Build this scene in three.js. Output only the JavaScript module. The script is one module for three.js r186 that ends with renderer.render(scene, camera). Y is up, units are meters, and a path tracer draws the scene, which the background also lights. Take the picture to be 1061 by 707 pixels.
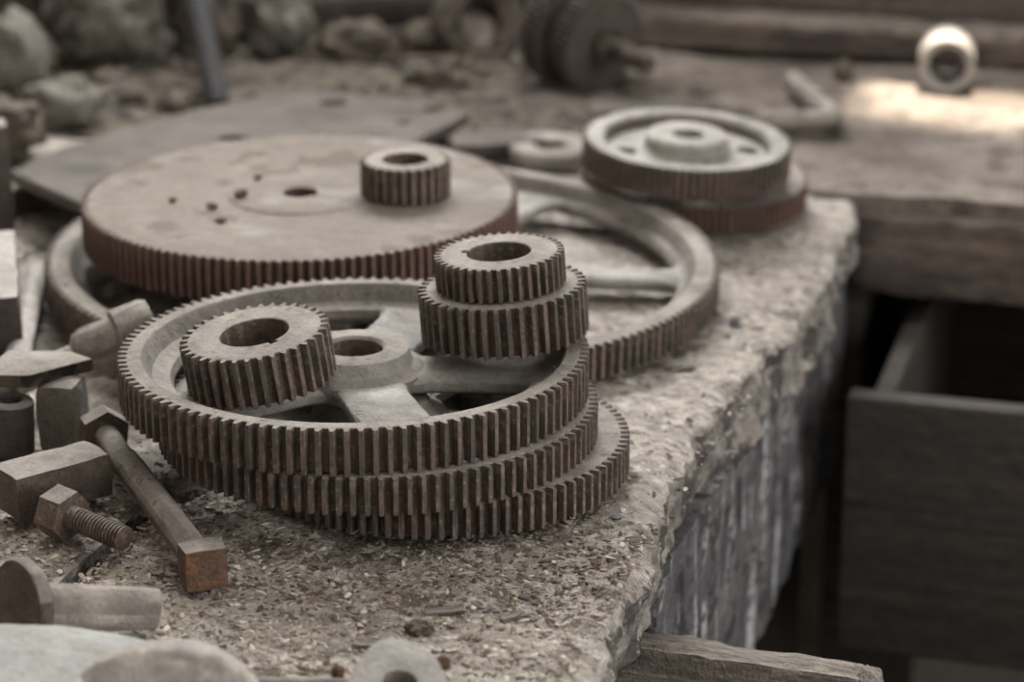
import * as THREE from 'three';
import { ImprovedNoise } from 'three/addons/math/ImprovedNoise.js';
import { mergeGeometries, toCreasedNormals } from 'three/addons/utils/BufferGeometryUtils.js';
import { RoundedBoxGeometry } from 'three/addons/geometries/RoundedBoxGeometry.js';
import { RectAreaLightUniformsLib } from 'three/addons/lights/RectAreaLightUniformsLib.js';

// ------------------------------------------------------------------ camera, light, exposure
RectAreaLightUniformsLib.init();
const scene = new THREE.Scene();
const BENCH = 0.8;                                        // height of the bench top above the floor
const camera = new THREE.PerspectiveCamera(16, 1061 / 707, 0.05, 40);
camera.position.set(0, BENCH + 0.545, 0);
camera.rotation.x = -THREE.MathUtils.degToRad(19);
camera.focus = 1.345;
camera.userData.fStop = 5.2;
const renderer = new THREE.WebGLRenderer();
renderer.toneMapping = THREE.LinearToneMapping;
renderer.toneMappingExposure = 1.22;
renderer.shadowMap.enabled = true;
scene.background = new THREE.Color(0.55, 0.62, 0.7);

// the bench frame: local x along the far bench, local z along the near bench towards the camera
const TURN = -Math.atan2(0.2807, 0.9598), CX = 0.2665, CZ = -1.964, SN = 0.2807, CS = 0.9598;
const L = (x, y, z) => new THREE.Vector3(CX + x * CS - z * SN, BENCH + y, CZ + x * SN + z * CS);
const W = (x, y, z) => new THREE.Vector3(x, BENCH + y, z);

// sun from behind, over the back wall; it only enters through the open casement
const sun = new THREE.DirectionalLight(0xfff1dc, 18);
sun.target.position.copy(L(0.2, 0, -0.355));
sun.position.copy(L(0.2, 3.6, -1.614));
sun.castShadow = true; sun.shadow.radius = 5;
Object.assign(sun.shadow.camera, { left: -2.5, right: 2.5, top: 2.5, bottom: -2.5, near: 0.1, far: 12 });
sun.shadow.mapSize.set(2048, 2048);
scene.add(sun, sun.target);

// daylight through the windows and an added skylight: one area light just inside each
const WIN_BACK = { x0: -1.1, x1: -0.1, y0: 0.8, y1: 1.55, power: 24 };
const CASEMENT = { x0: -0.035, x1: 0.9, y0: 0.8, y1: 1.9 };   // its sash is gone
const ADDED_SKYLIGHT = { x0: -0.9, x1: 0.9, z0: 0.0, z1: 1.0, power: 1.3 };  // unseen roof light, added to brighten upward faces from above
const WIN_RIGHT = { z0: 0.2, z1: 2.6, y0: 0.0, y1: 1.6, power: 2.4 };
function daylight(name, width, height, at, towards, power) {
  const l = new THREE.RectAreaLight(0xf2f2f2, power, width, height);
  l.name = name; l.position.copy(at); l.lookAt(towards); scene.add(l);
}
daylight('window_daylight', WIN_BACK.x1 - WIN_BACK.x0, WIN_BACK.y1 - WIN_BACK.y0, L(-0.6, 1.175, -0.645), L(-0.6, 1.175, 2), WIN_BACK.power);
daylight('side_window_daylight', WIN_RIGHT.z1 - WIN_RIGHT.z0, WIN_RIGHT.y1 - WIN_RIGHT.y0, L(2.135, 0.8, 1.4), L(0, 0.8, 1.4), WIN_RIGHT.power);

daylight('added_skylight_fill', 1.8, 1.0, L(0, 2.285, 0.5), L(0, 0, 0.5001), ADDED_SKYLIGHT.power);

// ------------------------------------------------------------------ helpers
let seedState = 12345;
const rnd = () => { seedState = (seedState + 0x6d2b79f5) | 0; let t = Math.imul(seedState ^ (seedState >>> 15), 1 | seedState); t = (t + Math.imul(t ^ (t >>> 7), 61 | t)) ^ t; return ((t ^ (t >>> 14)) >>> 0) / 4294967296; };
const rr = (a, b) => a + (b - a) * rnd();
const perlin = new ImprovedNoise();
const nz = (x, y, z) => perlin.noise(x + 31.7, y + 11.3, z + 53.9);
const fb = (x, y, z, o = 3) => { let s = 0, a = 1, f = 1; for (let i = 0; i < o; i++) { s += a * nz(x * f, y * f, z * f); a *= 0.5; f *= 2.03; } return s; };
const clamp = (x, a, b) => Math.min(b, Math.max(a, x));
const sstep = (a, b, x) => { const t = clamp((x - a) / (b - a), 0, 1); return t * t * (3 - 2 * t); };
const deg = THREE.MathUtils.degToRad;

const taken = new Map();
function numbered(name) { const n = taken.get(name) ?? 0; taken.set(name, n + 1); return n ? name + '_' + String(n).padStart(3, '0') : name; }
function shadows(o) { o.traverse((c) => { if (c.isMesh) { c.castShadow = true; c.receiveShadow = true; } }); return o; }
function thing(name, label, category, group) {
  const o = new THREE.Group(); o.name = numbered(name); o.userData = { label, category };
  if (group) o.userData.group = group;
  scene.add(o); return o;
}
function part(name, geo, mat, parent) { const m = new THREE.Mesh(geo, mat); m.name = name; m.castShadow = m.receiveShadow = true; parent.add(m); return m; }
function solo(name, geo, mat, label, category, group) {
  const m = new THREE.Mesh(geo, mat); m.name = numbered(name); m.userData = { label, category }; if (group) m.userData.group = group;
  m.castShadow = m.receiveShadow = true; scene.add(m); return m;
}
function structure(name, geo, mat) { const m = new THREE.Mesh(geo, mat); m.name = name; m.userData = { kind: 'structure' }; m.castShadow = m.receiveShadow = true; scene.add(m); return m; }
const bare = (g) => { const h = g.index ? g.toNonIndexed() : g.clone(); for (const k of Object.keys(h.attributes)) if (k !== 'position') h.deleteAttribute(k); return h; };
const join = (...gs) => mergeGeometries(gs.flat().map(bare));
// Normals, texture coordinates in metres (by the plane each face lies nearest to) and two material groups: 0 the metal, 1 what faces up and has gathered dust.
function finish(geo, { crease = 35, dusty = 0.6, inner = 0, keep = false, du = 0, dv = 0 } = {}) {
  let g;
  if (keep) { if (!geo.attributes.normal) geo.computeVertexNormals(); g = geo.index ? geo.toNonIndexed() : geo; } else g = toCreasedNormals(bare(geo), deg(crease));
  const p = g.attributes.position.array, n = p.length / 9, uv = new Float32Array(n * 6), up = [], other = [], wall = [], nn = g.attributes.normal.array;
  const e1 = new THREE.Vector3(), e2 = new THREE.Vector3();
  for (let t = 0; t < n; t++) {
    const o = t * 9;
    e1.set(p[o + 3] - p[o], p[o + 4] - p[o + 1], p[o + 5] - p[o + 2]); e2.set(p[o + 6] - p[o], p[o + 7] - p[o + 1], p[o + 8] - p[o + 2]);
    e1.cross(e2).normalize();
    const ax = Math.abs(e1.x), ay = Math.abs(e1.y), az = Math.abs(e1.z);
    for (let k = 0; k < 3; k++) {
      const x = p[o + k * 3], y = p[o + k * 3 + 1], z = p[o + k * 3 + 2], q = t * 6 + k * 2;
      if (ay >= ax && ay >= az) { uv[q] = x + du; uv[q + 1] = z + dv; } else if (ax > az) { uv[q] = z + du; uv[q + 1] = y + dv; } else { uv[q] = x + du; uv[q + 1] = y + dv; }
    }
    (inner && e1.y < 0.9 && Math.hypot(p[o] + p[o + 3] + p[o + 6], p[o + 2] + p[o + 5] + p[o + 8]) < inner * 3 ? wall : e1.y > dusty ? up : other).push(t);
  }
  const order = [...other, ...up, ...wall], P = new Float32Array(p.length), N = new Float32Array(p.length), U = new Float32Array(uv.length);
  order.forEach((t, i) => { for (let k = 0; k < 9; k++) { P[i * 9 + k] = p[t * 9 + k]; N[i * 9 + k] = nn[t * 9 + k]; } for (let k = 0; k < 6; k++) U[i * 6 + k] = uv[t * 6 + k]; });
  const out = new THREE.BufferGeometry();
  out.setAttribute('position', new THREE.BufferAttribute(P, 3)); out.setAttribute('normal', new THREE.BufferAttribute(N, 3)); out.setAttribute('uv', new THREE.BufferAttribute(U, 2));
  out.addGroup(0, other.length * 3, 0); out.addGroup(other.length * 3, up.length * 3, 1); if (wall.length) out.addGroup((other.length + up.length) * 3, wall.length * 3, 2);
  return out;
}
const lathe = (pts, seg = 96) => new THREE.LatheGeometry(pts.map(([r, y]) => new THREE.Vector2(Math.max(r, 1e-5), y)), seg);
// closed ring of revolution: the profile goes round once
const ringLathe = (pts, seg = 96) => lathe([...pts, pts[0]], seg);
const rod = (a, b, ra, rb = ra, seg = 24) => {
  const d = new THREE.Vector3().subVectors(b, a), len = d.length();
  const g = new THREE.CylinderGeometry(rb, ra, len, seg, 1); g.translate(0, len / 2, 0);
  g.applyQuaternion(new THREE.Quaternion().setFromUnitVectors(new THREE.Vector3(0, 1, 0), d.normalize())); g.translate(a.x, a.y, a.z); return g;
};
function rough(geo, amp, freq, seed = 0) {
  const p = geo.attributes.position, v = new THREE.Vector3(), d = new THREE.Vector3();
  for (let i = 0; i < p.count; i++) {
    v.fromBufferAttribute(p, i);
    d.set(fb(v.x * freq + seed, v.y * freq, v.z * freq), fb(v.x * freq, v.y * freq + seed + 7, v.z * freq), fb(v.x * freq, v.y * freq, v.z * freq + seed + 13));
    v.addScaledVector(d, amp); p.setXYZ(i, v.x, v.y, v.z);
  }
  return geo;
}
// a box with many faces, so that rough() can wear it
const blockGeo = (w, h, d, r = 0.003, amp = 0.0012, freq = 40, seed = 1, seg = 8) => {
  const g = new THREE.BoxGeometry(w, h, d, Math.max(2, Math.round(w / 0.008)), Math.max(2, Math.round(h / 0.008)), Math.max(2, Math.round(d / 0.008)));
  const p = g.attributes.position, v = new THREE.Vector3(), q = new THREE.Vector3();
  for (let i = 0; i < p.count; i++) {
    v.fromBufferAttribute(p, i);
    q.set(clamp(v.x, -w / 2 + r, w / 2 - r), clamp(v.y, -h / 2 + r, h / 2 - r), clamp(v.z, -d / 2 + r, d / 2 - r));
    const e = v.clone().sub(q); const m = e.length(); if (m > 1e-9) v.copy(q).addScaledVector(e, r / m);
    p.setXYZ(i, v.x, v.y, v.z);
  }
  return rough(g, amp, freq, seed);
};
function stoneGeo(rx, ry, rz, seed, lump = 0.35, detail = 12, freq = 1.6) {
  const g = new THREE.IcosahedronGeometry(1, detail), p = g.attributes.position, v = new THREE.Vector3();
  for (let i = 0; i < p.count; i++) {
    v.fromBufferAttribute(p, i).normalize();
    const cell = Math.abs(nz(v.x * freq + seed, v.y * freq, v.z * freq)) * 1.1;
    const k = 1 + lump * (fb(v.x * freq + seed * 3, v.y * freq + seed, v.z * freq, 4) - cell * 0.6);
    p.setXYZ(i, v.x * rx * k, v.y * ry * k, v.z * rz * k);
  }
  return g;
}

// ------------------------------------------------------------------ procedural textures
const hash = (x, y, s) => { let h = Math.imul(x, 374761393) + Math.imul(y, 668265263) + Math.imul(s, 1442695041); h = Math.imul(h ^ (h >>> 13), 1274126177); return ((h ^ (h >>> 16)) >>> 0) / 4294967296; };
function tileNoise(size, fx, fy, seed, oct = 5, gain = 0.55) {
  const out = new Float32Array(size * size); let a = 1, total = 0;
  for (let o = 0; o < oct; o++) {
    const nx = fx << o, ny = fy << o; if (nx > size / 2 || ny > size / 2) break;
    for (let y = 0; y < size; y++) {
      const gy = y / size * ny, y0 = Math.floor(gy), ty = gy - y0, wy = ty * ty * (3 - 2 * ty), ya = y0 % ny, yb = (y0 + 1) % ny;
      for (let x = 0; x < size; x++) {
        const gx = x / size * nx, x0 = Math.floor(gx), tx = gx - x0, wx = tx * tx * (3 - 2 * tx), xa = x0 % nx, xb = (x0 + 1) % nx, s = seed + o * 17;
        const v = (hash(xa, ya, s) * (1 - wx) + hash(xb, ya, s) * wx) * (1 - wy) + (hash(xa, yb, s) * (1 - wx) + hash(xb, yb, s) * wx) * wy;
        out[y * size + x] += a * v;
      }
    }
    total += a; a *= gain;
  }
  for (let i = 0; i < out.length; i++) out[i] = clamp((out[i] / total - 0.5) * 1.7 + 0.5, 0, 1);
  return out;
}
const mixc = (a, b, t) => [a[0] + (b[0] - a[0]) * t, a[1] + (b[1] - a[1]) * t, a[2] + (b[2] - a[2]) * t];
function colorTexture(size, tile, f, grey = 0.18) {
  const d = new Uint8Array(size * size * 4);
  for (let i = 0; i < size * size; i++) { const c = f(i), m = (c[0] * 0.3 + c[1] * 0.59 + c[2] * 0.11) * grey; for (let k = 0; k < 3; k++) d[i * 4 + k] = clamp(Math.round(c[k] * (1 - grey) + m), 0, 255); d[i * 4 + 3] = 255; }
  const t = new THREE.DataTexture(d, size, size); t.colorSpace = THREE.SRGBColorSpace; return setTile(t, tile);
}
function heightTexture(size, tile, f) {
  const d = new Uint8Array(size * size * 4);
  for (let i = 0; i < size * size; i++) { const v = clamp(Math.round(f(i) * 255), 0, 255); d[i * 4] = d[i * 4 + 1] = d[i * 4 + 2] = v; d[i * 4 + 3] = 255; }
  return setTile(new THREE.DataTexture(d, size, size), tile);
}
function setTile(t, tile) {
  t.wrapS = t.wrapT = THREE.RepeatWrapping; t.magFilter = THREE.LinearFilter; t.minFilter = THREE.LinearMipmapLinearFilter; t.generateMipmaps = true;
  t.repeat.set(1 / (tile[0] ?? tile), 1 / (tile[1] ?? tile)); t.needsUpdate = true; return t;
}
const S = 1024;
const nA = tileNoise(S, 4, 4, 11, 7), nB = tileNoise(S, 8, 8, 77, 6), nC = tileNoise(S, 64, 64, 131, 4, 0.7), nD = tileNoise(S, 3, 3, 211, 6), nE = tileNoise(S, 24, 24, 301, 5), nV = tileNoise(S, 40, 3, 401, 5, 0.6), nW = tileNoise(S, 3, 40, 451, 5, 0.6);
const fineBump = heightTexture(S, 0.12, (i) => 0.55 * nC[i] + 0.45 * nE[i]);
const coarseBump = heightTexture(S, 0.3, (i) => 0.5 * nE[i] + 0.3 * nC[i] + 0.2 * nB[i]);
function std(map, rough, bump, bumpScale, extra = {}) { return new THREE.MeshStandardMaterial({ map, roughness: rough, metalness: 0, bumpMap: bump, bumpScale, ...extra }); }
// dust lying on metal: a pale coat with specks and thin worn places
function dustTexture(base, specks, tile, wear = 0.3) {
  return colorTexture(S, tile, (i) => {
    let c = base.map((v) => v * (0.86 + 0.28 * nB[i]) * (0.93 + 0.14 * nC[i]));
    c = mixc(c, specks, wear * sstep(0.62, 0.8, nA[i]));
    c = mixc(c, specks, 0.55 * sstep(0.76, 0.86, nE[i]) * sstep(0.45, 0.7, nD[i]));
    return c;
  });
}
const TX = {
  dust: dustTexture([140, 131, 122], [96, 84, 76], 0.14),
  dustWarm: colorTexture(S, 0.36, (i) => {
    let c = mixc([112, 102, 93], [134, 122, 112], nB[i]).map((v) => v * (0.94 + 0.12 * nC[i]));
    c = mixc(c, [146, 143, 136], 0.7 * sstep(0.5, 0.7, nA[i]));
    c = mixc(c, [132, 114, 98], 0.45 * sstep(0.66, 0.8, nE[i]) * sstep(0.4, 0.6, nD[i]));
    return mixc(c, [84, 71, 61], 0.55 * sstep(0.64, 0.78, nB[i]) * sstep(0.5, 0.62, nD[i]));
  }),
  dustGrey: dustTexture([152, 147, 140], [108, 100, 92], 0.2, 0.4),
  rust: colorTexture(S, 0.09, (i) => {
    let c = mixc([92, 76, 66], [118, 99, 87], nB[i]).map((v) => v * (0.85 + 0.3 * nC[i]));
    c = mixc(c, [100, 74, 58], 0.4 * sstep(0.6, 0.8, nA[i])); c = mixc(c, [64, 62, 56], 0.6 * sstep(0.58, 0.75, nD[i]));
    return mixc(c, [150, 138, 124], 0.5 * sstep(0.78, 0.86, nE[i]));
  }),
  rustRed: colorTexture(S, 0.11, (i) => mixc(mixc([92, 68, 59], [118, 90, 78], nB[i]).map((v) => v * (0.85 + 0.3 * nC[i])), [128, 80, 58], 0.45 * sstep(0.6, 0.8, nA[i]))),
  rustOrange: colorTexture(S, 0.05, (i) => mixc(mixc([84, 62, 50], [108, 84, 68], nB[i]), [150, 90, 50], 0.65 * sstep(0.42, 0.7, nE[i] * 0.5 + nA[i] * 0.5)).map((v) => v * (0.8 + 0.35 * nC[i])), 0.1),
  darkIron: colorTexture(S, 0.12, (i) => mixc([66, 57, 52], [92, 81, 73], nB[i]).map((v) => v * (0.85 + 0.3 * nC[i]))),
  bench: colorTexture(S, 0.42, (i) => {
    let c = mixc([136, 125, 115], [180, 171, 161], nA[i] * 0.55 + nE[i] * 0.45).map((v) => v * (0.82 + 0.36 * nC[i]));
    c = mixc(c, [88, 76, 66], 0.75 * sstep(0.66, 0.8, nE[i]) * sstep(0.4, 0.6, nB[i]));
    c = mixc(c, [192, 184, 174], 0.6 * sstep(0.7, 0.84, nC[i]) * sstep(0.5, 0.62, nB[i]));
    return c;
  }),
  benchSide: colorTexture(S, 0.3, (i) => {
    let c = mixc([112, 105, 98], [166, 159, 150], nE[i]).map((v) => v * (0.78 + 0.44 * nC[i]));
    return mixc(c, [62, 57, 54], 0.7 * sstep(0.6, 0.76, nB[i]));
  }),
  apron: colorTexture(S, [0.5, 0.3], (i) => {
    let c = mixc([70, 69, 72], [116, 114, 114], nB[i] * 0.75 + nV[i] * 0.25).map((v) => v * (0.8 + 0.4 * nC[i]));
    c = mixc(c, [205, 204, 204], 0.9 * sstep(0.5, 0.8, nV[i] * 0.6 + nE[i] * 0.4) * sstep(0.5, 0.66, nD[i]));
    return mixc(c, [40, 38, 38], 0.7 * sstep(0.64, 0.78, nE[i]));
  }),
  farTop: colorTexture(S, 0.5, (i) => mixc(mixc([92, 81, 72], [148, 136, 126], nA[i]).map((v) => v * (0.85 + 0.3 * nC[i])), [84, 74, 68], 0.6 * sstep(0.6, 0.75, nE[i]))),
  wood: colorTexture(S, [0.9, 0.3], (i) => mixc(mixc([82, 70, 62], [122, 106, 94], nW[i]).map((v) => v * (0.85 + 0.3 * nC[i])), [60, 52, 50], 0.6 * sstep(0.6, 0.75, nB[i]))),
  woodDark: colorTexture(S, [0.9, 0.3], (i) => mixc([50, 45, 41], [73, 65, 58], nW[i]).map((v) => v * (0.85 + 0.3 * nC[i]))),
  woodGrey: colorTexture(S, [0.5, 0.1], (i) => mixc([104, 95, 86], [152, 142, 130], nW[i]).map((v) => v * (0.8 + 0.4 * nC[i]))),
  stone: colorTexture(S, 0.3, (i) => mixc(mixc([82, 78, 69], [128, 124, 113], nA[i]), [54, 46, 38], 0.8 * sstep(0.55, 0.7, nB[i])).map((v) => v * (0.85 + 0.3 * nC[i]))),
  stoneBrown: colorTexture(S, 0.3, (i) => mixc(mixc([70, 60, 50], [104, 92, 78], nA[i]), [40, 34, 30], 0.8 * sstep(0.55, 0.7, nE[i])).map((v) => v * (0.85 + 0.3 * nC[i]))),
  paleGreen: colorTexture(S, 0.2, (i) => mixc(mixc([138, 139, 133], [164, 163, 158], nA[i]), [140, 130, 114], 0.5 * sstep(0.6, 0.75, nE[i])).map((v) => v * (0.92 + 0.16 * nC[i]))),
  dustPink: dustTexture([166, 158, 150], [120, 108, 98], 0.16, 0.35),
  shadedDust: dustTexture([122, 115, 107], [76, 68, 62], 0.12, 0.6),  // dust coat for inner walls, darkened with some of their shade
  plateDust: dustTexture([90, 82, 75], [64, 57, 51], 0.25, 0.5),
  rustBlock: colorTexture(S, 0.07, (i) => mixc(mixc([78, 66, 58], [112, 98, 86], nB[i]).map((v) => v * (0.85 + 0.3 * nC[i])), [136, 92, 58], 0.6 * sstep(0.62, 0.78, nA[i]))),
  plaster: colorTexture(S, 1.6, (i) => mixc([150, 142, 130], [178, 170, 158], nA[i]).map((v) => v * (0.92 + 0.16 * nC[i]))),
};
const M = {
  dust: std(TX.dust, 0.95, fineBump, 0.0006), dustWarm: std(TX.dustWarm, 0.95, coarseBump, 0.0012), dustGrey: std(TX.dustGrey, 0.92, fineBump, 0.0009),
  rust: std(TX.rust, 0.72, fineBump, 0.0007), rustRed: std(TX.rustRed, 0.75, fineBump, 0.0007), rustOrange: std(TX.rustOrange, 0.9, fineBump, 0.0012), darkIron: std(TX.darkIron, 0.7, fineBump, 0.0006),
  bench: std(TX.bench, 0.97, coarseBump, 0.006), benchSide: std(TX.benchSide, 0.95, coarseBump, 0.006), apron: std(TX.apron, 0.85, coarseBump, 0.003), farTop: std(TX.farTop, 0.95, coarseBump, 0.003),
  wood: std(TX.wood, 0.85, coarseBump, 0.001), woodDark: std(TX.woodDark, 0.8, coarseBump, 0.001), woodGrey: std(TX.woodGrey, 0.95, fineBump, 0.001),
  stone: std(TX.stone, 0.95, coarseBump, 0.003), stoneBrown: std(TX.stoneBrown, 0.95, coarseBump, 0.003), dustPink: std(TX.dustPink, 0.92, fineBump, 0.0007), shadedDust: std(TX.shadedDust, 0.92, fineBump, 0.0009), plateDust: std(TX.plateDust, 0.9, fineBump, 0.0006), rustBlock: std(TX.rustBlock, 0.85, fineBump, 0.001),
  blueSteel: std(TX.darkIron, 0.8, fineBump, 0.0002, { color: 0x7f8796 }), pebble: std(TX.stoneBrown, 0.9, fineBump, 0.0004, { color: 0xffe4cc }), bluish: std(TX.dustGrey, 0.8, fineBump, 0.0004, { color: 0xd4dcee }), paleRing: std(TX.dustGrey, 0.6, fineBump, 0.0004),
  earth: std(TX.woodDark, 0.95, coarseBump, 0.003),
  paleGreen: std(TX.paleGreen, 0.85, fineBump, 0.0006), plaster: std(TX.plaster, 0.95, coarseBump, 0.002),
};
const IRON = [M.rust, M.dust], IRON_RED = [M.rustRed, M.dustWarm], CAST = [M.dustGrey, M.dustGrey], DARK = [M.darkIron, M.dust];

// ------------------------------------------------------------------ the room
const box = (x0, x1, y0, y1, z0, z1) => { const g = new THREE.BoxGeometry(x1 - x0, y1 - y0, z1 - z0); g.translate((x0 + x1) / 2, (y0 + y1) / 2, (z0 + z1) / 2); return g; };
function inFrame(o) { o.position.copy(L(0, 0, 0)); o.rotation.y = TURN; return o; }
{
  const w = WIN_BACK, v = WIN_RIGHT;
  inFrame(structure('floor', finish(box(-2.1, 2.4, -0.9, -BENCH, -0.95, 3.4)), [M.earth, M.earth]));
  inFrame(structure('ceiling', finish(join(box(-2.1, 2.4, 2.3, 2.45, ADDED_SKYLIGHT.z1, 3.4), box(-2.1, 2.4, 2.3, 2.45, -0.95, ADDED_SKYLIGHT.z0), box(-2.1, ADDED_SKYLIGHT.x0, 2.3, 2.45, ADDED_SKYLIGHT.z0, ADDED_SKYLIGHT.z1), box(ADDED_SKYLIGHT.x1, 2.4, 2.3, 2.45, ADDED_SKYLIGHT.z0, ADDED_SKYLIGHT.z1))), [M.plaster, M.plaster]));
  const k = CASEMENT;
  inFrame(structure('wall_back', finish(join(box(-2.1, 2.4, -BENCH, w.y0, -0.95, -0.69), box(-2.1, k.x0, w.y1, 2.3, -0.95, -0.69), box(-2.1, w.x0, w.y0, w.y1, -0.95, -0.69), box(w.x1, k.x0, w.y0, w.y1, -0.95, -0.69), box(k.x0, k.x1, k.y1, 2.3, -0.95, -0.69), box(k.x1, 2.4, w.y0, 2.3, -0.95, -0.69))), [M.plaster, M.plaster]));
  inFrame(structure('wall_left', finish(box(-2.1, -1.9, -BENCH, 2.3, -0.69, 3.2)), [M.plaster, M.plaster]));
  inFrame(structure('wall_right', finish(join(box(2.2, 2.4, -BENCH, v.y0, -0.69, 3.2), box(2.2, 2.4, v.y1, 2.3, -0.69, 3.2), box(2.2, 2.4, v.y0, v.y1, -0.69, v.z0), box(2.2, 2.4, v.y0, v.y1, v.z1, 3.2))), [M.plaster, M.plaster]));
  inFrame(structure('wall_front', finish(box(-2.1, 2.4, -BENCH, 2.3, 3.2, 3.4)), [M.plaster, M.plaster]));
  // dirty panes, bright with the overcast outside
  const paneMat = new THREE.MeshStandardMaterial({ color: 0xb9bab6, roughness: 0.6, emissive: 0xf3f1ee, emissiveIntensity: 1.2 });
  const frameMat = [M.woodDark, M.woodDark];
  const wb = new THREE.Group(); wb.name = 'window_1'; wb.userData = { kind: 'structure' }; inFrame(wb); scene.add(wb);
  const cols = 4, cw = (w.x1 - w.x0) / cols, rows = 3, ch = (w.y1 - w.y0) / rows, bars = [];
  for (let i = 0; i <= cols; i++) bars.push(box(w.x0 + i * cw - 0.012, w.x0 + i * cw + 0.012, w.y0, w.y1, -0.735, -0.705));
  for (let j = 0; j <= rows; j++) bars.push(box(w.x0, w.x1, w.y0 + j * ch - 0.01, w.y0 + j * ch + 0.01, -0.735, -0.705));
  part('window_frame', finish(join(bars)), frameMat, wb);
  const paneGeo = new THREE.BoxGeometry(cw - 0.02, ch - 0.016, 0.004);
  for (let i = 0; i < cols; i++) for (let j = 0; j < rows; j++) part('pane', paneGeo, paneMat, wb).position.set(w.x0 + (i + 0.5) * cw, w.y0 + (j + 0.5) * ch, -0.72);
  inFrame(structure('window_4', finish(join(box(k.x0 - 0.01, k.x0 + 0.01, k.y0, k.y1, -0.735, -0.705), box(k.x1 - 0.01, k.x1 + 0.01, k.y0, k.y1, -0.735, -0.705), box(k.x0, k.x1, k.y0 - 0.01, k.y0 + 0.01, -0.735, -0.705), box(k.x0, k.x1, k.y1 - 0.01, k.y1 + 0.01, -0.735, -0.705))), frameMat));
  const ws = new THREE.Group(); ws.name = 'added_window_3'; ws.userData = { kind: 'structure' }; inFrame(ws); scene.add(ws);  // frame and panes of the added skylight
  const bars3 = []; for (let i = 0; i <= 4; i++) bars3.push(box(ADDED_SKYLIGHT.x0 + i * 0.45 - 0.012, ADDED_SKYLIGHT.x0 + i * 0.45 + 0.012, 2.31, 2.34, ADDED_SKYLIGHT.z0, ADDED_SKYLIGHT.z1));
  for (let j = 0; j <= 2; j++) bars3.push(box(ADDED_SKYLIGHT.x0, ADDED_SKYLIGHT.x1, 2.31, 2.34, ADDED_SKYLIGHT.z0 + j * 0.5 - 0.01, ADDED_SKYLIGHT.z0 + j * 0.5 + 0.01));
  part('window_frame', finish(join(bars3)), frameMat, ws);
  const pane3 = new THREE.BoxGeometry(0.43, 0.004, 0.484);
  for (let i = 0; i < 4; i++) for (let j = 0; j < 2; j++) part('pane', pane3, paneMat, ws).position.set(ADDED_SKYLIGHT.x0 + (i + 0.5) * 0.45, 2.325, ADDED_SKYLIGHT.z0 + (j + 0.5) * 0.5);
  const wr = new THREE.Group(); wr.name = 'window_2'; wr.userData = { kind: 'structure' }; inFrame(wr); scene.add(wr);
  const c2 = 6, r2 = 5, dz = (v.z1 - v.z0) / c2, dy = (v.y1 - v.y0) / r2, bars2 = [];
  for (let i = 0; i <= c2; i++) bars2.push(box(2.215, 2.245, v.y0, v.y1, v.z0 + i * dz - 0.012, v.z0 + i * dz + 0.012));
  for (let j = 0; j <= r2; j++) bars2.push(box(2.215, 2.245, v.y0 + j * dy - 0.01, v.y0 + j * dy + 0.01, v.z0, v.z1));
  part('window_frame', finish(join(bars2)), frameMat, wr);
  const pane2 = new THREE.BoxGeometry(0.004, dy - 0.016, dz - 0.02);
  for (let i = 0; i < c2; i++) for (let j = 0; j < r2; j++) part('pane', pane2, paneMat, wr).position.set(2.23, v.y0 + (j + 0.5) * dy, v.z0 + (i + 0.5) * dz);
}

// ------------------------------------------------------------------ the near bench: heavy planks, an apron, legs
const JOINT = -0.272;
function topHeight(x, z) {
  return -0.002 + 0.003 * fb(x * 7, 3.1, z * 7, 3) + 0.0022 * fb(x * 45, 9.2, z * 45, 3) + 0.0008 * nz(x * 190, 1.7, z * 190) - 0.0005;
}
function edgeShift(z) {                                   // the worn outer edge of the bench
  const pts = [[-0.1, 0.03], [0.04, 0.024], [0.14, 0.032], [0.27, 0.034], [0.44, 0.022], [0.55, 0.01], [0.65, 0.01], [0.72, 0.018], [0.8, 0.024], [0.92, 0.03], [1.5, 0.03]];
  let k = 0; while (k < pts.length - 2 && z > pts[k + 1][0]) k++;
  const t = clamp((z - pts[k][0]) / (pts[k + 1][0] - pts[k][0]), 0, 1);
  return pts[k][1] + (pts[k + 1][1] - pts[k][1]) * t * t * (3 - 2 * t);
}
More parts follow.
